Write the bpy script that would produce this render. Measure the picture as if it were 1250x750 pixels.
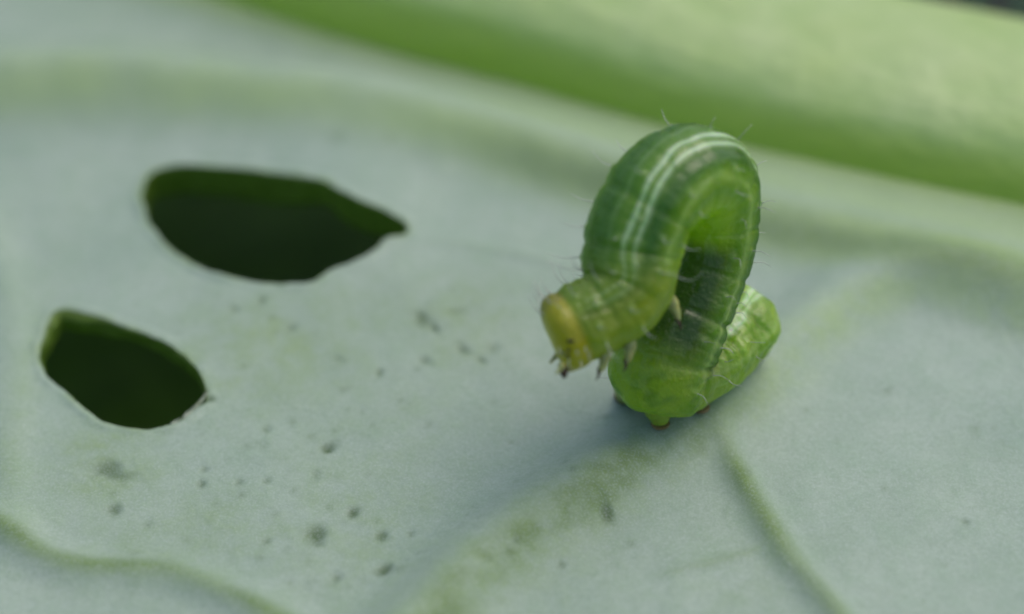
import bpy, math, random
import numpy as np
from mathutils import Vector, noise

# ------------------------------------------------------------------ camera, sky, sun, exposure (1 unit = 1 mm)
scene = bpy.context.scene
for o in list(bpy.data.objects):
    bpy.data.objects.remove(o)
scene.unit_settings.system = 'METRIC'
scene.unit_settings.scale_length = 0.001
R = math.radians
PITCH = R(40.0); DIST = 28.0; WIDE = 12.5
cam_d = bpy.data.cameras.new('camera')
cam = bpy.data.objects.new('camera', cam_d)
scene.collection.objects.link(cam)
cam.location = (0, -DIST*math.cos(PITCH), DIST*math.sin(PITCH))
cam.rotation_euler = (R(90)-PITCH, 0, 0)
cam_d.sensor_width = 36.0
cam_d.lens = 36.0*DIST/WIDE
cam_d.clip_start = 0.1
cam_d.clip_end = 5000
cam_d.dof.use_dof = True
cam_d.dof.focus_distance = 25.5
cam_d.dof.aperture_fstop = cam_d.lens*1e-3/1.15
cam_d.dof.aperture_blades = 0
scene.camera = cam

SUN_EL, SUN_AZ = R(62), R(54)      # azimuth measured clockwise from +Y (away from the camera)
world = bpy.data.worlds.new('World')
scene.world = world
world.use_nodes = True
nt = world.node_tree
bg = nt.nodes['Background']
sky = nt.nodes.new('ShaderNodeTexSky')
sky.sky_type = 'NISHITA'
sky.sun_disc = False
sky.sun_elevation = SUN_EL
sky.sun_rotation = SUN_AZ
sky.dust_density = 4.0
sky.air_density = 1.0
nt.links.new(sky.outputs[0], bg.inputs[0])
bg.inputs[1].default_value = 0.148
sun_d = bpy.data.lights.new('sun', 'SUN')
sun_d.energy = 0.85
sun_d.angle = R(50)
sun_d.color = (1.0, 0.95, 0.86)
sun = bpy.data.objects.new('sun', sun_d)
scene.collection.objects.link(sun)
sd = Vector((math.sin(SUN_AZ)*math.cos(SUN_EL), math.cos(SUN_AZ)*math.cos(SUN_EL), math.sin(SUN_EL)))
sun.rotation_euler = sd.to_track_quat('Z', 'Y').to_euler()
scene.view_settings.view_transform = 'Standard'
scene.view_settings.look = 'None'
scene.view_settings.exposure = 0.15
scene.view_settings.gamma = 1.0
scene.cycles.use_denoising = True
scene.cycles.filter_width = 2.0
scene.cycles.max_bounces = 8

# ------------------------------------------------------------------ helpers
C3 = np.array(cam.location)
UPV = np.array((0, math.sin(PITCH), math.cos(PITCH)))
FWD = np.array((0, math.cos(PITCH), -math.sin(PITCH)))
RGT = np.array((1.0, 0, 0))
KPX = WIDE/DIST/1250.0

def ray(u, v):
    return FWD + (u-625)*KPX*RGT - (v-375)*KPX*UPV

def on_plane(u, v, z=0.0):
    r = ray(u, v)
    t = (z-C3[2])/r[2]
    return C3 + t*r

def at_depth(u, v, t):
    return C3 + t*ray(u, v)

def catmull(P, n):
    """dense Catmull-Rom through rows of P, resampled evenly by arc length of the first 2-3 columns"""
    P = np.asarray(P, float)
    Q = np.vstack([2*P[0]-P[1], P, 2*P[-1]-P[-2]])
    out = []
    for i in range(1, len(Q)-2):
        t = np.linspace(0, 1, 40, endpoint=False)[:, None]
        a, b, c, d = Q[i-1], Q[i], Q[i+1], Q[i+2]
        out.append(0.5*((2*b)+(c-a)*t+(2*a-5*b+4*c-d)*t*t+(3*b-a-3*c+d)*t**3))
    out.append(Q[-2][None])
    X = np.vstack(out)
    k = min(3, X.shape[1])
    L = np.concatenate([[0], np.cumsum(np.linalg.norm(np.diff(X[:, :k], axis=0), axis=1))])
    s = np.linspace(0, L[-1], n)
    return np.stack([np.interp(s, L, X[:, j]) for j in range(X.shape[1])], 1), L[-1]

def new_obj(name, verts, faces, mat, parent=None, smooth=True):
    me = bpy.data.meshes.new(name)
    me.from_pydata([tuple(v) for v in verts], [], [tuple(f) for f in faces])
    me.update()
    if smooth:
        me.polygons.foreach_set('use_smooth', [True]*len(me.polygons))
    me.materials.append(mat)
    o = bpy.data.objects.new(name, me)
    scene.collection.objects.link(o)
    if parent:
        o.parent = parent
    return o

def fast_mesh(name, co, quads, mat, parent=None, normals=None, attrs=None):
    me = bpy.data.meshes.new(name)
    nv, nf = len(co), len(quads)
    me.vertices.add(nv)
    me.vertices.foreach_set('co', np.ascontiguousarray(co, np.float32).ravel())
    me.loops.add(nf*4)
    me.loops.foreach_set('vertex_index', np.ascontiguousarray(quads, np.int32).ravel())
    me.polygons.add(nf)
    me.polygons.foreach_set('loop_start', np.arange(0, nf*4, 4, dtype=np.int32))
    me.update(calc_edges=True)
    me.polygons.foreach_set('use_smooth', np.ones(nf, bool))
    for k, a in (attrs or {}).items():
        if a.ndim == 1:
            at = me.attributes.new(k, 'FLOAT', 'POINT')
            at.data.foreach_set('value', np.ascontiguousarray(a, np.float32))
        else:
            at = me.attributes.new(k, 'FLOAT_COLOR', 'POINT')
            c4 = np.concatenate([a, np.ones((len(a), 1))], 1)
            at.data.foreach_set('color', np.ascontiguousarray(c4, np.float32).ravel())
    if normals is not None:
        me.normals_split_custom_set_from_vertices(np.ascontiguousarray(normals, np.float32))
    me.materials.append(mat)
    o = bpy.data.objects.new(name, me)
    scene.collection.objects.link(o)
    if parent:
        o.parent = parent
    return o

def empty(name, loc, label, cat):
    o = bpy.data.objects.new(name, None)
    o.location = loc
    o.empty_display_size = 0.5
    scene.collection.objects.link(o)
    o['label'] = label
    o['category'] = cat
    return o

def shift_children(root):
    """children were built in world space: keep them there"""
    M = root.matrix_basis.inverted()
    for k in root.children:
        k.matrix_parent_inverse = M

rng = np.random.default_rng(7)
_G = rng.random((64, 64))
def vnoise(x, y, f, seed=0):
    x = x*f + seed*17.31; y = y*f + seed*9.77
    xi = np.floor(x).astype(int); yi = np.floor(y).astype(int)
    fx = x-xi; fy = y-yi
    fx = fx*fx*(3-2*fx); fy = fy*fy*(3-2*fy)
    g = lambda a, b: _G[a % 64, b % 64]
    return ((g(xi, yi)*(1-fx)+g(xi+1, yi)*fx)*(1-fy)+(g(xi, yi+1)*(1-fx)+g(xi+1, yi+1)*fx)*fy)*2-1

def sstep(a, b, x):
    t = np.clip((x-a)/(b-a), 0, 1)
    return t*t*(3-2*t)

# ------------------------------------------------------------------ materials
class Mat:
    def __init__(s, name):
        s.m = bpy.data.materials.new(name)
        s.m.use_nodes = True
        s.t = s.m.node_tree
        s.b = s.t.nodes['Principled BSDF']
        s.out = s.t.nodes['Material Output']
    def n(s, kind, **kw):
        x = s.t.nodes.new(kind)
        for k, v in kw.items():
            setattr(x, k, v)
        return x
    def l(s, a, b):
        s.t.links.new(a, b)
    def attr(s, name):
        return s.n('ShaderNodeAttribute', attribute_name=name)
    def noise(s, scale, detail=4, rough=0.55):
        x = s.n('ShaderNodeTexNoise')
        x.inputs['Scale'].default_value = scale
        x.inputs['Detail'].default_value = detail
        x.inputs['Roughness'].default_value = rough
        g = s.n('ShaderNodeTexCoord')
        s.l(g.outputs['Object'], x.inputs['Vector'])
        return x
    def ramp(s, src, lo, hi, a=0.0, b=1.0):
        x = s.n('ShaderNodeMapRange')
        x.inputs[1].default_value = lo; x.inputs[2].default_value = hi
        x.inputs[3].default_value = a; x.inputs[4].default_value = b
        s.l(src, x.inputs[0])
        return x.outputs[0]
    def mix(s, fac, a, b, mode='MIX'):
        x = s.n('ShaderNodeMix', data_type='RGBA', blend_type=mode)
        for sock, v in ((x.inputs[0], fac), (x.inputs[6], a), (x.inputs[7], b)):
            if isinstance(v, bpy.types.NodeSocket):
                s.l(v, sock)
            elif isinstance(v, (int, float)):
                sock.default_value = v
            else:
                sock.default_value = (*v, 1)
        return x.outputs[2]
    def math(s, op, a, b=0.0):
        x = s.n('ShaderNodeMath', operation=op)
        for sock, v in ((x.inputs[0], a), (x.inputs[1], b)):
            if isinstance(v, bpy.types.NodeSocket):
                s.l(v, sock)
            else:
                sock.default_value = v
        return x.outputs[0]
    def bump(s, h, strength, dist):
        x = s.n('ShaderNodeBump')
        x.inputs['Strength'].default_value = strength
        x.inputs['Distance'].default_value = dist
        s.l(h, x.inputs['Height'])
        s.l(x.outputs[0], s.b.inputs['Normal'])
        return x

def translucent(M, color, fac):
    tr = M.n('ShaderNodeBsdfTranslucent')
    if isinstance(color, bpy.types.NodeSocket):
        M.l(color, tr.inputs[0])
    else:
        tr.inputs[0].default_value = (*color, 1)
    mx = M.n('ShaderNodeMixShader')
    mx.inputs[0].default_value = fac
    M.l(M.b.outputs[0], mx.inputs[1])
    M.l(tr.outputs[0], mx.inputs[2])
    M.l(mx.outputs[0], M.out.inputs[0])

# leaf: waxy bluish bloom over green, greener where the veins run, darker scars
M = Mat('waxy_leaf')
n1 = M.noise(0.55, 5); n2 = M.noise(3.0, 5); n3 = M.noise(16, 4, 0.65); n4 = M.noise(42, 3, 0.7)
vor = M.n('ShaderNodeTexVoronoi', feature='DISTANCE_TO_EDGE')
vor.inputs['Scale'].default_value = 1.7
vc = M.n('ShaderNodeTexCoord')
wob = M.mix(0.12, vc.outputs['Object'], n2.outputs['Color'])
M.l(wob, vor.inputs['Vector'])
col = M.mix(M.ramp(n1.outputs[0], 0.35, 0.65), (0.325, 0.440, 0.355), (0.405, 0.515, 0.425))
col = M.mix(M.math('MULTIPLY', M.ramp(n2.outputs[0], 0.45, 0.75), 0.5), col, (0.285, 0.43, 0.305))
net = M.math('MULTIPLY', M.ramp(vor.outputs['Distance'], 0.0, 0.07, 1.0, 0.0), 0.13)
col = M.mix(net, col, (0.26, 0.38, 0.26))
col = M.mix(M.math('MULTIPLY', M.attr('mottle').outputs['Fac'], M.ramp(n2.outputs[0], 0.35, 0.65, 0.35, 1.3)), col, (0.275, 0.395, 0.205))
col = M.mix(M.attr('pale').outputs['Fac'], col, (0.39, 0.56, 0.215))
col = M.mix(M.attr('vein').outputs['Fac'], col, M.mix(M.ramp(n2.outputs[0], .3, .7), (0.135, 0.235, 0.07), (0.19, 0.30, 0.10)))
col = M.mix(M.attr('ribside').outputs['Fac'], col, (0.30, 0.45, 0.085))
col = M.mix(M.attr('scar').outputs['Fac'], col, (0.060, 0.118, 0.032))
col = M.mix(M.math('MULTIPLY', M.ramp(n3.outputs[0], 0.35, 0.7), 0.38), col, (0.20, 0.28, 0.21))
col = M.mix(M.math('MULTIPLY', M.ramp(n4.outputs[0], 0.48, 0.70), 0.42), col, (0.52, 0.62, 0.57))
M.l(col, M.b.inputs['Base Color'])
M.b.inputs['Roughness'].default_value = 0.55
M.b.inputs['Specular IOR Level'].default_value = 0.35
hh = M.math('ADD', M.math('MULTIPLY', M.ramp(vor.outputs['Distance'], 0.0, 0.09, 1.0, 0.0), 0.13), M.math('MULTIPLY', n4.outputs[0], 0.22))
hh = M.math('ADD', hh, M.math('MULTIPLY', n2.outputs[0], 1.0))
hh = M.math('ADD', hh, M.math('MULTIPLY', n3.outputs[0], 0.32))
M.bump(hh, 0.36, 0.05)
translucent(M, (0.16, 0.30, 0.03), 0.2)
LEAF = M.m

M = Mat('midrib_flesh')
n1 = M.noise(0.7, 4); n2 = M.noise(5, 4)
fib = M.n('ShaderNodeTexNoise', noise_dimensions='2D'); fib.inputs['Scale'].default_value = 1.0; fib.inputs['Detail'].default_value = 4
cmb = M.n('ShaderNodeCombineXYZ'); M.l(M.math('MULTIPLY', M.attr('along').outputs['Fac'], 5.0), cmb.inputs[0]); M.l(M.math('MULTIPLY', M.attr('round').outputs['Fac'], 26.0), cmb.inputs[1])
M.l(cmb.outputs[0], fib.inputs['Vector'])
col = M.mix(M.ramp(n1.outputs[0], .3, .7), (0.55, 0.70, 0.30), (0.66, 0.78, 0.43))
col = M.mix(M.math('MULTIPLY', M.ramp(fib.outputs[0], .35, .7), .45), col, (0.42, 0.60, 0.24))
M.bump(M.math('ADD', fib.outputs[0], M.math('MULTIPLY', n2.outputs[0], .4)), 0.5, 0.12)
col = M.mix(M.attr('flank').outputs['Fac'], col, (0.32, 0.46, 0.085))  # darker green paints in the shade on the rib's near side
col = M.mix(M.math('MULTIPLY', M.ramp(n2.outputs[0], .4, .7), .15), col, (0.30, 0.42, 0.16))
M.l(col, M.b.inputs['Base Color'])
M.b.inputs['Roughness'].default_value = 0.4
translucent(M, (0.60, 0.85, 0.22), 0.42)
RIB = M.m

M = Mat('cut_leaf_edge')
n1 = M.noise(6, 5)
col = M.mix(M.ramp(n1.outputs[0], .35, .65), (0.10, 0.18, 0.02), (0.16, 0.27, 0.04))
M.l(col, M.b.inputs['Base Color'])
M.b.inputs['Roughness'].default_value = 0.5
M.bump(n1.outputs[0], 0.6, 0.05)
translucent(M, (0.25, 0.45, 0.03), 0.5)
CUT = M.m

M = Mat('torn_membrane')
n1 = M.noise(9, 4)
col = M.mix(M.ramp(n1.outputs[0], .4, .6), (0.14, 0.20, 0.11), (0.36, 0.43, 0.33))
M.l(col, M.b.inputs['Base Color'])
M.b.inputs['Roughness'].default_value = 0.3
translucent(M, (0.3, 0.4, 0.2), 0.35)
MEMB = M.m

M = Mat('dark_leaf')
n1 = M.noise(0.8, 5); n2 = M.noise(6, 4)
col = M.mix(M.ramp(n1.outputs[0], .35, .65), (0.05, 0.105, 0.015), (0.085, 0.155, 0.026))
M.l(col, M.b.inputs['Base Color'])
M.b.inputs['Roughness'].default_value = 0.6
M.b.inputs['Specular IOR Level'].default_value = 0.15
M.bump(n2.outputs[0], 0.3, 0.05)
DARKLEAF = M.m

M = Mat('dark_soil')
n1 = M.noise(0.05, 8, 0.7)
col = M.mix(M.ramp(n1.outputs[0], .35, .65), (0.006, 0.006, 0.007), (0.018, 0.016, 0.015))
M.l(col, M.b.inputs['Base Color'])
M.b.inputs['Roughness'].default_value = 0.95
M.bump(n1.outputs[0], 1.0, 4.0)
SOIL = M.m

M = Mat('caterpillar_skin')
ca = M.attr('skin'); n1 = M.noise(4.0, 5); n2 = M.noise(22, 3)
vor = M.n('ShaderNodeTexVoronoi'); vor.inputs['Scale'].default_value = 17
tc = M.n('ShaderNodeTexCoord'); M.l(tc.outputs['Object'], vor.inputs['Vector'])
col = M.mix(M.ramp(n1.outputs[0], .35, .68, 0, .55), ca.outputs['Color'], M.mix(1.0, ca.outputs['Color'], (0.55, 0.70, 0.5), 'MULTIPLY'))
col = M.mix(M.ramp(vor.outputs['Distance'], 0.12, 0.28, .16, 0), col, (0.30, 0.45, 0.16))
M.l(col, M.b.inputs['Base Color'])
M.b.inputs['Roughness'].default_value = 0.30
M.b.inputs['Subsurface Weight'].default_value = 0.6
M.b.inputs['Subsurface Radius'].default_value = (0.5, 0.9, 0.2)
M.b.inputs['Subsurface Scale'].default_value = 0.45
M.bump(M.math('ADD', n2.outputs[0], M.math('MULTIPLY', n1.outputs[0], 1.5)), 0.8, 0.04)
M.b.inputs['Coat Weight'].default_value = 0.7
M.b.inputs['Coat Roughness'].default_value = 0.06
M.b.inputs['Specular IOR Level'].default_value = 0.35
translucent(M, M.mix(1.0, ca.outputs['Color'], (2.2, 2.3, 1.2), 'MULTIPLY'), 0.38)
SKIN = M.m

def simple(name, c, rough, sss=0.0):
    M = Mat(name)
    n1 = M.noise(12, 3)
    M.l(M.mix(M.ramp(n1.outputs[0], .3, .7), c, [x*.7 for x in c]), M.b.inputs['Base Color'])
    M.b.inputs['Roughness'].default_value = rough
    M.b.inputs['Subsurface Weight'].default_value = sss
    M.b.inputs['Subsurface Scale'].default_value = 0.1
    return M.m
LEGM = simple('pale_leg', (0.32, 0.38, 0.11), 0.3, 0.4)
PROLEG = simple('proleg_skin', (0.26, 0.41, 0.03), 0.4, 0.5)
FOOTM = simple('brown_foot', (0.16, 0.13, 0.03), 0.5, 0.2)
DARKM = simple('dark_horn', (0.05, 0.022, 0.008), 0.25)
EYEM = simple('eye_black', (0.012, 0.010, 0.006), 0.15)
HAIRM = simple('bristle', (0.55, 0.60, 0.50), 0.4)

# ------------------------------------------------------------------ the leaf as a height field
# each vein: crest line in world x,y (found where the eye sees it), height, half width, green tint, pale tint
def crest(pts, z):
    return catmull([on_plane(u, v, z)[:2] for u, v in pts], 90)[0]

VEINS = [
    # name, crest line, height, half width, tint half width, vein tint, pale tint
    dict(n='main', p=crest([(1420, 430), (1310, 385), (1250, 362), (1190, 342), (1130, 331), (1080, 334), (1030, 352), (985, 384), (930, 430), (870, 478), (805, 514), (735, 556), (655, 605), (580, 665), (515, 730), (440, 810), (380, 880)], .30), h=.34, w=.48, tw=.34, vt=.85, pt=.9),
    dict(n='side', p=crest([(868, 505), (895, 560), (930, 625), (965, 680), (1010, 735), (1060, 800), (1130, 880)], .08), h=.11, w=.18, tw=.14, vt=.9, pt=0),
    dict(n='low', p=crest([(-190, 540), (-80, 585), (0, 635), (50, 668), (110, 684), (200, 690), (260, 712), (325, 742), (400, 785), (500, 850)], .10), h=.13, w=.24, tw=.13, vt=.9, pt=0),
    dict(n='fold', p=crest([(-420, 75), (-150, 62), (0, 60), (150, 60), (300, 73), (450, 92), (600, 124), (720, 156), (850, 190), (980, 222), (1120, 252), (1250, 280), (1450, 335), (1700, 420)], .75), h=.62, w=.75, tw=.8, vt=0, pt=.9),
    dict(n='edge', p=crest([(-60, 200), (-5, 300), (12, 380), (15, 470), (11, 560), (22, 640)], .05), h=.05, w=.25, tw=.25, vt=.04, pt=.12),
    dict(n='thin', p=crest([(495, 306), (560, 308), (620, 317), (690, 331), (760, 345)], .02), h=.03, w=.09, tw=.07, vt=.22, pt=0),
    dict(n='twig', p=crest([(790, 705), (830, 694), (880, 683), (935, 668), (958, 655)], .02), h=.03, w=.09, tw=.06, vt=.32, pt=0),
]
MAIN_SIDE = 1.0
def seg_dist(x, y, P, margin):
    d = np.full(x.shape, 1e3); sgn = np.zeros(x.shape); tpar = np.zeros(x.shape)
    for i in range(len(P)-1):
        a, b = P[i], P[i+1]
        lo = np.minimum(a, b)-margin; hi = np.maximum(a, b)+margin
        m = (x > lo[0]) & (x < hi[0]) & (y > lo[1]) & (y < hi[1])
        if not m.any():
            continue
        xx, yy = x[m], y[m]
        e = b-a
        t = np.clip(((xx-a[0])*e[0]+(yy-a[1])*e[1])/(e@e), 0, 1)
        dx, dy = xx-a[0]-t*e[0], yy-a[1]-t*e[1]
        dd = np.hypot(dx, dy)
        k = dd < d[m]
        idx = np.flatnonzero(m.ravel())[k]
        d.ravel()[idx] = dd[k]
        sgn.ravel()[idx] = np.sign(e[0]*dy-e[1]*dx)[k]
        tpar.ravel()[idx] = ((i+t)/(len(P)-1))[k]
    return d, sgn, tpar

def field(x, y):
    """height and tints of the leaf at x, y"""
    h = 0.10*vnoise(x, y, 0.22, 1) + 0.035*vnoise(x, y, 0.7, 2) + 0.010*vnoise(x, y, 2.2, 3)
    vein = np.zeros(x.shape); pale = np.zeros(x.shape); wh = {}
    for V in VEINS:
        d, sg, tp = seg_dist(x, y, V['p'], V['w']*3.2)
        taper = np.ones(x.shape)
        if V['n'] == 'fold':
            taper = 1-.45*sstep(.45, .68, tp)
        if V['n'] in ('thin', 'twig'):
            taper = np.clip(4*tp*(1-tp), 0, 1)
        if V['n'] == 'main':
            taper = .80+.20*sstep(.40, .56, tp)
        if V['n'] == 'side':
            taper = sstep(0, .25, tp)*.7+.3
        w = V['w']
        h = h + V['h']*taper*np.exp(-(d/w)**2)
        tin = np.exp(-(d/V['tw'])**2)*taper
        if V['n'] == 'fold':
            # vein green kept to the near side, painting in the lit, paler crest
            ds = d*-sg
            tin = np.exp(-((ds-.42)/.42)**2)*(.85+.27*sstep(.40, .62, tp))
            vein = np.maximum(vein, .95*np.exp(-((ds-.52)/.33)**2)*sstep(.44, .58, tp)*(d < 100))
        if V['n'] == 'fold':
            pale = np.maximum(pale, .6*np.exp(-((ds+.35)/.5)**2)*sstep(.36, .52, tp)*(d < 100))
        if V['n'] == 'main':
            # olive vein tint, pushed to the near side to paint in its shaded flank
            ds = d*MAIN_SIDE*sg
            tin = np.exp(-((ds-.26)/.32)**2)*(.55+.45*sstep(.42, .60, tp))*np.clip(.95+.5*vnoise(x, y, 3.5, 21)+.4*vnoise(x, y, 9, 22), .45, 1.3)
            vein = np.maximum(vein, np.clip(V['vt']*tin*(.22+.78*sstep(.42, .58, tp)), 0, 1)); tin = tin*(d < 100)
            pale = np.maximum(pale, np.clip(V['pt']*tin*(1-.6*sstep(.42, .58, tp)), 0, .9)); wh[V['n']] = np.where(d > 100, 0, np.exp(-(d/V['tw'])**2)); continue
        tin = np.where(d > 100, 0, tin)
        wig = 1+.3*vnoise(x, y, 1.6, 4)
        vein = np.maximum(vein, np.clip(V['vt']*tin*wig, 0, 1))
        pale = np.maximum(pale, np.clip(V['pt']*tin*wig, 0, 1))
        wh[V['n']] = np.where(d > 100, 0, np.exp(-(d/V['tw'])**2)*(taper > .15))
    # hollow left of the main vein
    c = on_plane(560, 585)
    h = h - 0.02*np.exp(-(((x-c[0])*.8+(y-c[1])*.2)/1.5)**2-(((y-c[1])*.9-(x-c[0])*.5)/1.3)**2)
    c = on_plane(400, 230)
    h = h + 0.26*np.exp(-((x-c[0])/1.7)**2-((y-c[1])/1.6)**2)
    return h, vein, pale, wh

def height_at(x, y):
    return float(field(np.array([x]), np.array([y]))[0][0])

def surf(u, v):
    """where the eye ray through u, v meets the leaf"""
    z = 0.0
    for _ in range(12):
        p = on_plane(u, v, z)
        z = 0.5*z+0.5*height_at(p[0], p[1])
    return on_plane(u, v, z)

HOLES = [
    [(173, 240), (178, 222), (195, 208), (225, 203), (262, 204), (310, 209), (355, 215), (395, 222), (415, 233), (440, 245), (470, 258), (490, 269), (498, 279), (490, 287), (470, 292), (455, 305), (430, 320), (405, 328), (385, 341), (365, 346), (330, 346), (290, 340), (255, 330), (225, 315), (200, 295), (183, 270)],
    [(50, 425), (58, 400), (70, 381), (95, 381), (130, 392), (165, 404), (200, 418), (228, 438), (246, 460), (252, 485), (240, 498), (222, 513), (195, 522), (165, 524), (130, 516), (105, 500), (80, 478), (58, 460), (50, 443)],
]
HP = []
for k, hpx in enumerate(HOLES):
    P = np.array([surf(u, v)[:2] for u, v in hpx])
    P = catmull(np.vstack([P, P[:1]]), 261)[0][:-1]
    cx = P.mean(0)
    ang = np.arctan2(P[:, 1]-cx[1], P[:, 0]-cx[0])
    w = 1.008+.005*np.sin(ang*11+k)+.004*np.sin(ang*23+2*k+np.sin(ang*5))+.003*np.sin(ang*47+2*np.sin(ang*7))
    HP.append(cx+(P-cx)*w[:, None])

def inside(x, y, P):
    r = np.zeros(x.shape, bool)
    for i in range(len(P)):
        (x1, y1), (x2, y2) = P[i], P[(i+1) % len(P)]
        if y1 == y2:
            continue
        c = ((y1 > y) != (y2 > y)) & (x < (x2-x1)*(y-y1)/(y2-y1)+x1)
        r ^= c
    return r

def axis(lo, hi, a, b, step, grow=1.12):
    mid = list(np.arange(a, b, step))
    L, s = [], step
    x = a
    while x > lo:
        s = min(s*grow, .5); x -= s; L.append(x)
    Rr, s, x = [], step, mid[-1]
    while x < hi:
        s = min(s*grow, .5); x += s; Rr.append(x)
    return np.array(L[::-1]+mid+Rr)

MID_C = [on_plane(u, v)[:2] for u, v in [(-700, -330), (-250, -150), (0, -72), (250, -2), (420, 48), (600, 97), (800, 160), (1000, 212), (1250, 268), (1550, 340), (1900, 420)]]
MID_C = [p-np.array((0, .16)) for p in MID_C]
XS = axis(-14, 15, -7.4, 7.4, .034)
YS = axis(-8, 15, -5.3, 4.2, .034, 1.05)
X, Y = np.meshgrid(XS, YS)
ny, nx = X.shape
# snap the grid onto the hole outlines
for P in HP:
    lo, hi = P.min(0)-.1, P.max(0)+.1
    m = (X > lo[0]) & (X < hi[0]) & (Y > lo[1]) & (Y < hi[1])
    idx = np.flatnonzero(m)
    px, py = X.ravel()[idx], Y.ravel()[idx]
    Q = np.vstack([P, P[:1]])
    bd = np.full(px.shape, 9.); bx = px.copy(); by = py.copy()
    for i in range(len(P)):
        a, e = Q[i], Q[i+1]-Q[i]
        t = np.clip(((px-a[0])*e[0]+(py-a[1])*e[1])/(e@e+1e-12), 0, 1)
        qx, qy = a[0]+t*e[0], a[1]+t*e[1]
        d = np.hypot(px-qx, py-qy)
        k = d < bd
        bd[k] = d[k]; bx[k] = qx[k]; by[k] = qy[k]
    k = bd < .024
    X.ravel()[idx[k]] = bx[k]; Y.ravel()[idx[k]] = by[k]
x, y = X.ravel(), Y.ravel()
H, vein, pale, wh = field(x, y)
# mottling and feeding scars
mott = np.zeros(x.shape)
for (u, v, ru, rv, a) in [(340, 430, 120, 70, .75), (570, 400, 70, 50, .7), (130, 560, 70, 50, .8), (250, 650, 190, 60, .45), (440, 640, 120, 110, .45), (420, 390, 160, 50, .45), (470, 500, 140, 40, .3), (700, 660, 90, 90, .35), (30, 480, 26, 150, .35), (220, 100, 260, 30, .3), (900, 700, 80, 60, .25)]:
    c = on_plane(u, v); rx = ru/100.; ry = rv/64.
    mott = np.maximum(mott, a*np.exp(-((x-c[0])/rx)**2-((y-c[1])/ry)**2))
mott *= .65+.7*(.5+.5*vnoise(x, y, 3.3, 5))*(.5+.5*vnoise(x, y, 9, 6)+.4)
SCARS = [  # pixel, half length, half width (pixels), tilt of the long axis, depth of colour
    (516, 388, 15, 9, -35, .85), (531, 401, 13, 7, -40, .8), (566, 428, 13, 6, -30, .75), (587, 440, 10, 6, -30, .8), (602, 425, 8, 7, 10, .45),
    (133, 575, 26, 11, -14, .8), (139, 621, 12, 9, 0, .75), (246, 590, 6, 6, 0, .7), (249, 573, 7, 5, 0, .5), (387, 655, 14, 13, 20, .95),
    (430, 626, 9, 7, 0, 1.0), (470, 695, 11, 7, 15, .95), (400, 548, 10, 8, 0, .95), (741, 625, 9, 10, 0, .9), (467, 654, 7, 6, 0, .7),
    (501, 652, 6, 6, 0, .55), (410, 706, 9, 8, -20, .6), (685, 690, 7, 6, 0, .7), (256, 488, 9, 6, 0, .9), (291, 588, 6, 5, 0, .5), (325, 587, 6, 5, 0, .5),
    (325, 661, 8, 5, 15, .5), (463, 455, 6, 6, 0, .7), (518, 440, 8, 6, 0, .6), (320, 366, 6, 6, 0, .7), (285, 377, 9, 6, -20, .45), (355, 402, 8, 6, 0, .6),
    (1178, 637, 7, 6, 0, .55), (475, 172, 8, 7, 0, .35), (410, 170, 13, 7, 0, .25), (325, 524, 6, 5, 0, .55), (180, 640, 9, 6, 0, .4), (560, 380, 16, 5, 0, .35), (412, 437, 9, 5, -20, .45), (385, 580, 5, 6, 0, .4)]
scar = np.zeros(x.shape); sid = np.full(x.shape, -1)
for i, (u, v, a, b, tilt, dk) in enumerate(SCARS):
    c = surf(u, v)
    du = (x-c[0])*100.; dv = (y-c[1])*64.
    ca, sa = math.cos(R(tilt)), math.sin(R(tilt))
    a *= .72; b *= .72
    q = np.hypot((du*ca+dv*sa)/a, (-du*sa+dv*ca)/b)
    q = q*(1+.35*vnoise(x, y, 5, 10+i))+.25*vnoise(x, y, 11, 30+i)
    g = dk*np.exp(-np.clip(q, 0, 5)**2.4)*(q < 4)
    H = H-.035*g
    sid = np.where((g > scar) & (q < 1.0) & (max(a, b) >= 4.6), i, sid)
    scar = np.maximum(scar, g)
# tiny scattered specks
for i in range(150):
    u = rng.uniform(130, 640); v = rng.uniform(360, 735)
    if rng.random() < .25:
        u = rng.uniform(560, 1230); v = rng.uniform(480, 745)
    c = on_plane(u, v); r = rng.uniform(.02, .05); dk = rng.uniform(.15, .45)
    q = ((x-c[0])/r)**2+((y-c[1])/r/1.2)**2
    scar = np.maximum(scar, dk*np.exp(-np.clip(q, 0, 40)))
for P in HP:          # dried, yellowish lip round the holes
    dh = seg_dist(x, y, np.vstack([P, P[:1]]), .5)[0]
    mott = np.maximum(mott, np.where(dh < 1, (.9+.5*vnoise(x, y, 4, 40))*np.exp(-(dh/.055)**2), 0))
    H = H+np.where(dh < 1, .022*np.exp(-((dh-.05)/.05)**2)*(1+vnoise(x, y, 5, 41)), 0)
# the blade turns under beneath the midrib
dm, sm, _ = seg_dist(x, y, catmull(MID_C, 120)[0], 8.0)
ribtint = .95*np.exp(-(dm/.40)**2)*(dm < 100)
H = H+np.where(dm < 3, .26*np.exp(-(dm/.5)**2), 0)*(sm <= 0)+np.where((dm < 100) & (sm > 0), .26, 0)      # the blade swells into the midrib
beyond = np.where((sm > 0) & (dm < 100), dm, 0)
H = H-.35*np.clip(beyond-1.2, 0, 9)**1.7
co = np.stack([x, y, H], 1)
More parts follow.
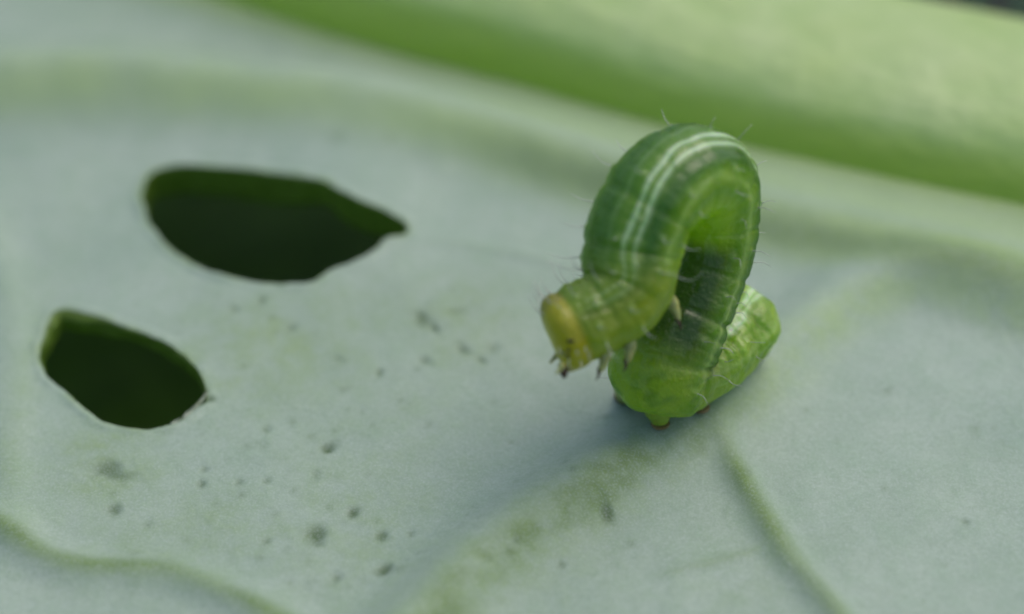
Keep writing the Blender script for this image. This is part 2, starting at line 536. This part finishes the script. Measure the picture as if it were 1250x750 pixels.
# smooth normals from the grid
G = co.reshape(ny, nx, 3)
gx = np.gradient(G, axis=1); gy = np.gradient(G, axis=0)
N = np.cross(gx, gy); N /= np.linalg.norm(N, axis=2, keepdims=True)+1e-12
N = N.reshape(-1, 3)
I = np.arange(ny*nx).reshape(ny, nx)
quads = np.stack([I[:-1, :-1], I[:-1, 1:], I[1:, 1:], I[1:, :-1]], -1).reshape(-1, 4)
fc = co[quads].mean(1)
keep = np.ones(len(quads), bool)
for P in HP:
    keep &= ~inside(fc[:, 0], fc[:, 1], P)
keep &= ~((seg_dist(fc[:, 0], fc[:, 1], catmull(MID_C, 120)[0], 8.0)[1] > 0) & (seg_dist(fc[:, 0], fc[:, 1], catmull(MID_C, 120)[0], 8.0)[0] > 4.5))
quads = quads[keep]
region = np.zeros(len(quads), int)
names = ['main', 'side', 'low', 'fold', 'edge', 'thin', 'twig']
for k, nme in enumerate(names):
    region[wh[nme][quads].min(1) > .45] = k+1
fs = sid[quads].max(1)
region[fs >= 0] = 100+fs[fs >= 0]

leaf = empty('cabbage_leaf', tuple(surf(805, 510)), 'pale bluish waxy leaf lying under the caterpillar, with two chewed holes and a thick midrib', 'leaf')
PARTLAB = {'main': 'pale raised vein running under the caterpillar', 'side': 'thin green vein branching off below the caterpillar',
           'low': 'green vein across the lower left corner', 'fold': 'broad pale green vein beside the midrib',
           'edge': 'pale vein down the left edge', 'thin': 'faint yellowish veinlet left of the caterpillar', 'twig': 'faint veinlet near the bottom'}
for r in np.unique(region):
    q = quads[region == r]
    ids, inv = np.unique(q, return_inverse=True)
    nm = 'blade' if r == 0 else ('vein' if r < 100 else 'feeding_scar')
    o = fast_mesh(nm, co[ids], inv.reshape(-1, 4), LEAF, leaf, N[ids],
                  dict(vein=vein[ids], pale=pale[ids], scar=scar[ids], mottle=mott[ids], ribside=ribtint[ids]))
    if 0 < r < 100:
        o['label'] = PARTLAB[names[r-1]]

# cut edges of the holes: a rounded lip going down through the thickness of the leaf
for k, P in enumerate(HP):
    n = len(P)
    hz = field(P[:, 0], P[:, 1])[0]
    cx = P.mean(0)
    tang = np.roll(P, -1, 0)-np.roll(P, 1, 0)
    tang /= np.linalg.norm(tang, axis=1, keepdims=True)
    out = np.stack([tang[:, 1], -tang[:, 0]], 1)
    out *= np.sign(((P-cx)*out).sum(1).mean())
    vs, fs_ = [], []
    prof = [(0.0, .002), (-.015, -.02), (-.02, -.06), (.0, -.12), (.01, -.19), (-.01, -.26), (.03, -.33), (.10, -.38), (.25, -.40)]
    T = 1.45 if k == 0 else .85
    for j, (a, dz) in enumerate(prof):
        for i in range(n):
            w = noise.noise(Vector((P[i, 0]*4, P[i, 1]*4, j*.35+k*9)))
            w2 = noise.noise(Vector((P[i, 0]*1.4, P[i, 1]*1.4, 40+k)))
            # ragged: the flesh juts further in on the far left of the lower hole
            rag = 0
            if k == 1:
                d = P[i]-on_plane(85, 390)[:2]
                rag = -.16*math.exp(-(d@d)/.12)*min(1, j/3.)
            off = (a + (.03*w if j else 0)*min(1, j/2.))+rag
            vs.append((P[i, 0]+out[i, 0]*off, P[i, 1]+out[i, 1]*off, hz[i]+dz*T*(1+.25*w2)))
    for j in range(len(prof)-1):
        for i in range(n):
            i2 = (i+1) % n
            fs_.append((j*n+i, j*n+i2, (j+1)*n+i2, (j+1)*n+i))
    o = new_obj('hole_rim', vs, fs_, CUT, leaf)
    o['label'] = 'green cut edge of the long upper hole' if k == 0 else 'ragged cut edge of the lower left hole'

# torn membrane hanging on the right end of the lower hole
def strip_flap(pts, width, lift, name, seed):
    P = catmull([surf(u, v) for u, v in pts], 26)[0]
    vs, fs_ = [], []
    m = 6
    for i, p in enumerate(P):
        t = i/25.
        wd = width*math.sin(math.pi*min(1, .08+t*.92))**.6
        for j in range(m):
            a = j/(m-1.)
            q = np.array(p)
            ww = noise.noise(Vector((i*.3, j*.6, seed)))
            q = q + np.array((-.55, .55, 0))*wd*a*(1+.5*ww) + np.array((0, 0, 1))*(.01+lift*math.sin(a*2.6)*(1+.8*ww)-.06*a)
            vs.append(q)
    for i in range(25):
        for j in range(m-1):
            fs_.append((i*m+j, (i+1)*m+j, (i+1)*m+j+1, i*m+j+1))
    o = new_obj(name, vs, fs_, MEMB, leaf)
    md = o.modifiers.new('thick', 'SOLIDIFY'); md.thickness = .015
    return o
strip_flap([(209, 521), (224, 514), (238, 502), (249, 490), (254, 478)], .10, .05, 'torn_membrane', 3)

# midrib: thick round stalk of the leaf
MP, ML = catmull(MID_C, 150)
vs, at, al, ro, quad_m = [], [], [], [], []
NA = 72
tg = np.gradient(MP, axis=0); tg /= np.linalg.norm(tg, axis=1, keepdims=True)
side = np.stack([-tg[:, 1], tg[:, 0]], 1)          # away from the camera
for i in range(len(MP)):
    t = i/(len(MP)-1)
    rw = 1.85+.0*float(sstep(.55, .8, np.array(t))); rh = 1.25-.08*float(sstep(.55, .8, np.array(t)))
    c = MP[i]+side[i]*(rw-.1)
    for j in range(NA):
        a = 2*math.pi*j/NA
        k = 1+.02*math.sin(3*a+t*9)+.015*math.sin(7*a+2)
        off = -math.cos(a)*rw*k
        z = .25+math.sin(a)*rh*k
        vs.append((c[0]+side[i, 0]*off, c[1]+side[i, 1]*off, z))
        al.append(t*ML*.25); ro.append(min(j, NA-j)/NA)
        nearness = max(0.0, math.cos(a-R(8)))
        at.append(float(sstep(.84, 1.0, np.array(nearness))))  # mask for the painted shade, strongest facing the camera
for i in range(len(MP)-1):
    for j in range(NA):
        j2 = (j+1) % NA
        quad_m.append((i*NA+j, (i+1)*NA+j, (i+1)*NA+j2, i*NA+j2))
quad_m = np.array(quad_m)[:, ::-1]
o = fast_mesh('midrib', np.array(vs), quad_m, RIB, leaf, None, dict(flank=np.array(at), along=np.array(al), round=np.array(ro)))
o['label'] = 'thick pale green midrib across the top of the picture'
shift_children(leaf)

# dark leaf lower down, seen through the holes
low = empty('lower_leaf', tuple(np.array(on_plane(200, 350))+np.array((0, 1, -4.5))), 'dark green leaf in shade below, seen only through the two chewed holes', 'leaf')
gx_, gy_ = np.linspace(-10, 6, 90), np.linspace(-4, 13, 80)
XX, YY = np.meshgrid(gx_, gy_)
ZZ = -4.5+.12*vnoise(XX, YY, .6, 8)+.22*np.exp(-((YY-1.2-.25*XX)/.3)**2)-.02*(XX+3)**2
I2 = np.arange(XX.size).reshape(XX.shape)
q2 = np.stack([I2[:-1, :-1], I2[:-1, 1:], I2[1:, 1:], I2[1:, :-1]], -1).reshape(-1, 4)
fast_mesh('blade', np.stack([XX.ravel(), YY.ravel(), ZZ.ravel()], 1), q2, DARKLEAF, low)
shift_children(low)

# garden soil far below
sv, sf = [], []
n = 60
for j in range(n+1):
    for i in range(n+1):
        xx, yy = -1500+3000*i/n, -1500+3000*j/n
        sv.append((xx, yy, -90+6*noise.noise(Vector((xx*.01, yy*.01, 0)))))
for j in range(n):
    for i in range(n):
        a = j*(n+1)+i
        sf.append((a, a+1, a+n+2, a+n+1))
soil = new_obj('soil', sv, sf, SOIL)
soil['kind'] = 'structure'

# ------------------------------------------------------------------ the caterpillar
BASE = surf(805, 512)
T0 = float((BASE-C3) @ FWD)
# pixel u, v, depth behind the base point, radius, and the way its back faces (right, up, towards the eye)
SP = [
    (670, 416, -1.55, .36, -.75, .65, .3),
    (678, 411, -1.55, .42, -.75, .65, .3),
    (695, 402, -1.55, .42, -.70, .68, .3),
    (717, 390, -1.52, .425, -.45, .85, .35),
    (743, 376, -1.48, .45, -.35, .85, .4),
    (765, 353, -1.42, .50, -.65, .5, .55),
    (770, 317, -1.40, .53, -.78, .1, .62),
    (779, 278, -1.42, .54, -.78, .2, .60),
    (801, 239, -1.42, .54, -.65, .55, .50),
    (834, 213, -1.28, .53, -.25, .95, .22),
    (864, 216, -.95, .52, .2, .97, -.05),
    (873, 250, -.60, .50, .6, .5, -.55),
    (868, 298, -.42, .49, .65, .15, -.72),
    (853, 345, -.36, .49, .62, .1, -.75),
    (834, 390, -.36, .50, .58, .1, -.78),
    (814, 430, -.34, .51, .5, .35, -.72),
    (812, 455, -.18, .50, .3, .8, -.35),
    (842, 448, .05, .49, -.2, .97, .1),
    (876, 423, .32, .48, -.25, .95, .15),
    (903, 395, .58, .49, -.25, .95, .15),
    (924, 374, .76, .47, -.2, .95, .15),
]
ctrl = []
for (u, v, d, r, a, b, c) in SP:
    p = at_depth(u, v, T0+d)
    dn = a*RGT+b*UPV-c*FWD
    ctrl.append([*p, r, *dn])
NS, NT = 760, 144
S, BL = catmull(ctrl, NS)
Pc, Rc, Dn = S[:, :3], S[:, 3], S[:, 4:7]
def smooth(A, n):
    k = np.ones(n)/n
    B = np.pad(A, ((n//2, n-1-n//2), (0, 0)), mode='edge')
    return np.stack([np.convolve(B[:, i], k, 'valid') for i in range(A.shape[1])], 1)
Pc = smooth(Pc, 15); Dn = smooth(Dn, 41)
Tn = np.gradient(Pc, axis=0); Tn = smooth(Tn, 25); Tn /= np.linalg.norm(Tn, axis=1, keepdims=True)
Dn -= (Dn*Tn).sum(1, keepdims=True)*Tn; Dn /= np.linalg.norm(Dn, axis=1, keepdims=True)
Bn = np.cross(Tn, Dn)
s = np.linspace(0, BL, NS)
# segments: head, three thorax, ten abdomen
bounds = BL*np.array([.043, .090, .138, .200, .268, .342, .420, .500, .578, .652, .722, .790, .860, .925])
HEAD = bounds[0]
seg = np.searchsorted(bounds, s)
crease = np.zeros(NS)
for k, b in enumerate(bounds):
    wd = .045 if k else .05
    crease += (.05 if 0 < k < 9 else .11 if k else .05)*np.exp(-((s-b)/wd)**2)
annul = np.zeros(NS)
for i in range(len(bounds)-1):
    a, b = bounds[i], bounds[i+1]
    for f in (.33, .62, .82):
        annul += (.009 if i < 9 else .030)*np.exp(-((s-(a+(b-a)*f))/.028)**2)
# rounded ends
e0 = np.clip(s/.23, 0, 1); e1 = np.clip((BL-s)/.34, 0, 1)
cap = np.sqrt(1-(1-e0)**2)*np.sqrt(1-(1-e1)**2)
th = np.linspace(0, 2*math.pi, NT, endpoint=False)
TH, SS = np.meshgrid(th, s)
lat = np.sin(TH)                    # +1 one flank, -1 the other
dor = np.cos(TH)                    # +1 back, -1 belly
rad = Rc[:, None]*cap[:, None]*(1-crease[:, None]*(.75+.25*dor)-annul[:, None]*(.5+.5*dor+.3*np.abs(lat)))
isbody = sstep(HEAD-.02, HEAD+.1, SS)
rad *= 1+isbody*(.06*np.exp(-((np.abs(lat)-.97)/.06)**2)*np.sign(.4-dor).clip(0, 1)   # fold along each flank
                 +.03*vnoise(SS*1.0, TH*1.0, 2.0, 3)+.012*vnoise(SS, TH*3.2, 6.0, 5))
# cheek lobes of the head
rad *= 1+(1-isbody)*(.07*np.exp(-((np.abs(lat)-.75)/.3)**2)*np.clip(dor+.5, 0, 1)-.06*np.exp(-(lat/.15)**2)*(dor > 0))
V3 = Pc[:, None, :]+rad[..., None]*(dor[..., None]*Dn[:, None, :]+lat[..., None]*Bn[:, None, :])
# the face is drawn down into the mouth
tipc = at_depth(684, 436, T0-1.72)
g = np.exp(-(np.linalg.norm(V3-tipc, axis=2)/.19)**2)*(SS < .75)
V3 += (g*.17)[..., None]*(-UPV*.95+RGT*.15)
MOUTH = sstep(.62, .95, g)
# swollen folds on the hind end and at the foot of the loop
for (u, v, dd, r_, am) in [(893, 430, .0, .16, .17), (926, 408, .25, .15, .15), (908, 360, .3, .13, .10), (940, 368, .5, .15, .12), (868, 458, -.1, .16, .15), (771, 452, -.4, .22, .20), (782, 490, -.5, .18, .14), (836, 492, -.4, .18, .14), (872, 402, .1, .12, .12), (905, 395, .1, .12, .08), (815, 470, -.6, .14, .07), (850, 430, -.3, .12, .09)]:
    q_ = at_depth(u, v, T0+dd)
    k_ = np.unravel_index(np.argmin(np.linalg.norm(V3-q_, axis=2)), V3.shape[:2])
    g_ = np.exp(-(np.linalg.norm(V3-V3[k_], axis=2)/r_)**2)
    nr = V3[k_]-Pc[k_[0]]; nr /= np.linalg.norm(nr)
    V3 += (np.exp(-(np.linalg.norm(V3-V3[k_], axis=2)/(r_*1.25))**2)*am*.72)[..., None]*nr
for f_, am_, sd_ in ((3.0, .022, 61), (7.0, .007, 63)):
    wl = vnoise(V3[..., 0]*1.1+V3[..., 2]*.8, V3[..., 1]-V3[..., 2]*.9, f_, sd_)+vnoise(V3[..., 0]-V3[..., 1], V3[..., 2]*1.2+V3[..., 1]*.3, f_, sd_+1)
    rd = V3-Pc[:, None, :]; rd /= np.linalg.norm(rd, axis=2, keepdims=True)+1e-6
    V3 += (wl*am_*(.35+.9*sstep(.68*BL, .76*BL, SS))*sstep(.03, .3, SS))[..., None]*rd
# keep the belly out of the leaf
hz = field(V3[..., 0].ravel(), V3[..., 1].ravel())[0].reshape(V3.shape[:2])
gap = V3[..., 2]-hz
V3[..., 2] = hz-.012+np.where(gap > .25, gap+.012, .05*np.log1p(np.exp(np.clip((gap+.012)/.05, -40, 40))))
# colours of the skin itself
def c(*v): return np.array(v)
GREEN, DEEP, BELLY = c(.150, .29, .022), c(.042, .138, .016), c(.36, .50, .015)
WHITE, LINE, OLIVE = c(.78, .88, .80), c(.40, .52, .16), c(.42, .38, .006)
def mixc(A, B, f):
    return A+(B-A)*np.clip(f, 0, 1)[..., None]
adeg = np.degrees(np.arccos(np.clip(dor, -1, 1)))      # 0 on the back, 180 on the belly
wob = 3.5*vnoise(SS, SS*0+lat.round(), 2.3, 2)+2.0*vnoise(SS, TH, 7, 8)
col = np.broadcast_to(GREEN, V3.shape).copy()
col = mixc(col, DEEP, .75*np.exp(-(adeg/26)**2))
col = mixc(col, DEEP, .85*np.exp(-((adeg-71)/13)**2))
col = mixc(col, BELLY, sstep(100, 135, adeg))
patch = vnoise(V3[..., 0]*1.3+V3[..., 2], V3[..., 1]*1.3-V3[..., 2], 3.2, 50)+.6*vnoise(V3[..., 0]-V3[..., 2], V3[..., 1]+V3[..., 2]*.7, 8, 51)
hind = sstep(.70*BL, .77*BL, SS)
col = mixc(col, c(.30, .43, .03), .75*hind)
col = mixc(col, c(.085, .22, .022), .65*hind*sstep(.15, .95, patch))
col = mixc(col, c(.46, .58, .16), .6*hind*sstep(.25, .9, -patch)*(adeg < 120))
brk = .62+.38*vnoise(SS, TH*2, 5.5, 9)
tfade = (.35+.65*sstep(.16*BL, .27*BL, SS))*sstep(.05*BL, .08*BL, SS)*(1+.15*sstep(.7*BL, .75*BL, SS))
hindw = sstep(.70*BL, .76*BL, SS)
for a0, wd, st in ((42, 2.7, 1.0), (55, 2.9, .8), (20, 2.0, .15)):
    col = mixc(col, WHITE, st*np.exp(-((adeg+wob*(1+2*hindw)-a0)/(wd*(1+.7*hindw)))**2)*np.clip(brk+.45, 0, 1)*tfade)
limb_shade = sstep(.50*BL, .56*BL, SS)*(1-sstep(.69*BL, .75*BL, SS))
col = mixc(col, c(.020, .066, .012), .9*limb_shade*sstep(95, 135, adeg))  # belly of the far limb darkened: painted shade inside the loop
col = mixc(col, c(.26, .40, .03), .7*np.exp(-((adeg-98)/15)**2)*(1-limb_shade*.6))
col = mixc(col, LINE, .95*np.exp(-((adeg+wob-96)/4.6)**2)*np.clip(brk+.35, 0, 1))
front = (1-sstep(.13*BL, .22*BL, SS))*(.45+.55*sstep(50, 90, adeg))
col = mixc(col, c(.31, .37, .012), .85*front)
col = mixc(col, c(.30, .42, .10), .25*(crease[:, None]/.12)*isbody*.35)
hd = 1-sstep(HEAD-.03, HEAD+.05, SS)
col = mixc(col, OLIVE, .92*hd)
col = mixc(col, c(.20, .14, .012), .7*MOUTH)
col = mixc(col, c(.10, .085, .01), .5*hd*np.exp(-((adeg-10)/14)**2))
# warts: pale raised dots carrying the bristles
HAIRS = []
rr = random.Random(5)
for i in range(len(bounds)-1):
    a, b = bounds[i], bounds[i+1]
    for f, ang in ((.30, 28), (.30, -28), (.68, 50), (.68, -50), (.45, 84), (.45, -84), (.5, 112), (.5, -112)):
        sc = a+(b-a)*(f+rr.uniform(-.06, .06)); tc_ = R(ang+rr.uniform(-5, 5))
        i0 = int(round(sc/BL*(NS-1))); j0 = int(round((tc_ % (2*math.pi))/(2*math.pi)*NT)) % NT
        d = np.linalg.norm(V3-V3[i0, j0], axis=2)
        g = np.exp(-(d/.038)**2)
        nrm = V3[i0, j0]-Pc[i0]; nrm /= np.linalg.norm(nrm)
        V3 += (g*.022)[..., None]*nrm
        col = mixc(col, c(.45, .55, .30), .35*g)
        HAIRS.append((V3[i0, j0].copy(), nrm, Tn[i0], i))
for k in range(26):
    sc = HEAD*rr.uniform(.2, .95); tc_ = R(rr.uniform(-130, 130))
    i0 = int(round(sc/BL*(NS-1))); j0 = int(round((tc_ % (2*math.pi))/(2*math.pi)*NT)) % NT
    nrm = V3[i0, j0]-Pc[i0]; nrm /= np.linalg.norm(nrm)
    HAIRS.append((V3[i0, j0].copy(), nrm, Tn[i0], -1))
cat = empty('caterpillar', tuple(BASE), 'small green looper caterpillar arched on the pale leaf, white back lines, yellowish head', 'caterpillar')
verts = np.vstack([V3.reshape(-1, 3)])
IB = np.arange(NS*NT).reshape(NS, NT)
qb = np.stack([IB[:-1], np.roll(IB, -1, 1)[:-1], np.roll(IB, -1, 1)[1:], IB[1:]], -1).reshape(-1, 4)
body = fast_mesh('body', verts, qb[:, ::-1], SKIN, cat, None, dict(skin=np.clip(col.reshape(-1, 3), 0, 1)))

def tube(pts, radii, name, mat, n=12, parent=None):
    P = np.array(pts, float); vs, fs_ = [], []
    T = np.gradient(P, axis=0)
    ref = np.array((.3, .2, .93))
    for i in range(len(P)):
        t = T[i]/np.linalg.norm(T[i])
        a = np.cross(t, ref); a /= np.linalg.norm(a)
        b = np.cross(t, a)
        for j in range(n):
            w = 2*math.pi*j/n
            vs.append(P[i]+radii[i]*(math.cos(w)*a+math.sin(w)*b))
    for i in range(len(P)-1):
        for j in range(n):
            j2 = (j+1) % n
            fs_.append((i*n+j, i*n+j2, (i+1)*n+j2, (i+1)*n+j))
    fs_.append(tuple(range(n))[::-1]); fs_.append(tuple((len(P)-1)*n+j for j in range(n)))
    if name is None:
        return vs, fs_
    return new_obj(name, vs, fs_, mat, parent)

# thoracic legs: three pairs of jointed pale legs with dark claws
for k, sf in enumerate((.066, .100, .150)):
    i0 = int(sf*NS)
    for sgn in (1, -1):
        a0 = math.pi-sgn*R(30)
        ring = Pc[i0]+Rc[i0]*.86*(math.cos(a0)*Dn[i0]+math.sin(a0)*Bn[i0])
        out = ring-Pc[i0]; out /= np.linalg.norm(out)
        down = out*.8-Tn[i0]*.25-UPV*.35
        down /= np.linalg.norm(down)
        fwd_ = -Tn[i0]
        L = .21+.02*k
        pts = [ring-out*.05, ring+down*L*.25, ring+down*L*.5+fwd_*.01, ring+down*L*.78+fwd_*.04, ring+down*L*.95+fwd_*.085]
        D, _ = catmull(pts, 16)
        rads = np.interp(np.linspace(0, 1, 16), [0, .22, .3, .52, .58, .85, 1], [.10, .088, .076, .070, .055, .04, .026])
        leg = tube(D, rads, 'thoracic_leg', LEGM, 14, cat)
        tip = D[-1]
        cl = catmull([tip-down*.03, tip+down*.04+fwd_*.02, tip+down*.07+fwd_*.06], 8)[0]
        tube(cl, np.linspace(.027, .004, 8), 'claw', DARKM, 10, leg)

# prolegs: fleshy stumps under the loop and the tail, each ending in a brown gripping foot
for (u, v, du, dv, dd, rr_, hid) in [(772, 466, -10, 20, -.25, .20, 0), (803, 492, 3, 29, -.25, .17, 0), (846, 478, 9, 23, -.10, .17, 0), (862, 468, 8, 14, .35, .17, 1), (912, 418, 4, 24, .10, .18, 0), (935, 400, 6, 12, .7, .17, 1)]:
    p0 = at_depth(u, v-12, T0-.05-(v-500)*.006+dd)
    i0 = int(np.argmin(np.linalg.norm(Pc-p0, axis=1)))
    foot = surf(u+du, v+dv)
    if hid:            # far side of the pair: under the body, mirrored across it
        sw = np.cross(Tn[i0], (0, 0, 1)); sw /= np.linalg.norm(sw); sw *= np.sign(sw[1])
        p0 = Pc[i0]+sw*.15
        foot = p0+sw*.12; foot[2] = height_at(foot[0], foot[1])
    p0 = Pc[i0]+(p0-Pc[i0])*min(1, .30/max(np.linalg.norm(p0-Pc[i0]), 1e-6))
    L = foot-p0
    D = catmull([p0, p0+L*.35, p0+L*.7, p0+L*.97+np.array((0, 0, .03))], 22)[0]
    tq = np.linspace(0, 1, 22)
    rads = rr_*np.interp(tq, [0, .45, .65, .80, .90, .96, 1], [1.25, 1.15, .95, .74, .60, .56, .42])
    pl = tube(D, rads, 'proleg', PROLEG, 22, cat)
    E = catmull([D[-1]+L*.02+np.array((0, 0, .035)), D[-1], foot+np.array((0, 0, .0))], 8)[0]
    tube(E, rr_*.74*np.array([.70, .80, .86, .86, .82, .74, .62, .45]), 'foot_pad', FOOTM, 18, pl)

# mouth parts and eyes on the head
tip = Pc[4]
for sgn in (1, -1):
    b0 = tipc-UPV*.10+RGT*.03+Bn[10]*sgn*.07
    D = catmull([b0, b0-UPV*.06+Bn[10]*sgn*.01, b0-UPV*.11-Bn[10]*sgn*.04], 10)[0]
    tube(D, np.interp(np.linspace(0, 1, 10), [0, .4, 1], [.045, .04, .014]), 'mandible', DARKM, 12, cat)
    b1 = tipc-UPV*.02+Bn[10]*sgn*.17
    D = catmull([b1, b1-UPV*.06-RGT*.04+Bn[10]*sgn*.03, b1-UPV*.10-RGT*.08+Bn[10]*sgn*.02], 8)[0]
    tube(D, np.linspace(.035, .012, 8), 'antenna', LEGM, 10, cat)
    for q in range(5):
        i0 = int((.012+.004*q)*NS); a0 = sgn*R(92+9*math.sin(q*1.4))
        j0 = int(round((a0 % (2*math.pi))/(2*math.pi)*NT)) % NT
        p = V3[i0, j0]
        vs, fs_ = [], []
        for ii in range(7):
            for jj in range(10):
                la, lo = math.pi*ii/6, 2*math.pi*jj/10
                vs.append(p+.021*np.array((math.sin(la)*math.cos(lo), math.sin(la)*math.sin(lo), math.cos(la))))
        for ii in range(6):
            for jj in range(10):
                fs_.append((ii*10+jj, ii*10+(jj+1) % 10, (ii+1)*10+(jj+1) % 10, (ii+1)*10+jj))
        new_obj('eye', vs, fs_, EYEM, cat)

# bristles
bv, bf = [], []
for (p, nrm, t, i) in HAIRS:
    L = rr.uniform(.12, .26) if i >= 0 else rr.uniform(.12, .24)
    if 0 <= i <= 2:
        L *= 1.5
    drift = np.array((rr.uniform(-.3, .3), rr.uniform(-.3, .3), rr.uniform(-.2, .3)))
    pts = [p-nrm*.01, p+nrm*L*.5+t*-.03, p+nrm*L+drift*L*.6]
    D = catmull(pts, 7)[0]
    v_, f_ = tube(D, np.linspace(.0065, .002, 7), None, None, 5)
    o_ = len(bv)
    bv += v_; bf += [tuple(a+o_ for a in f) for f in f_]
br = new_obj('bristles', bv, bf, HAIRM, cat)
br['kind'] = 'stuff'
shift_children(cat)
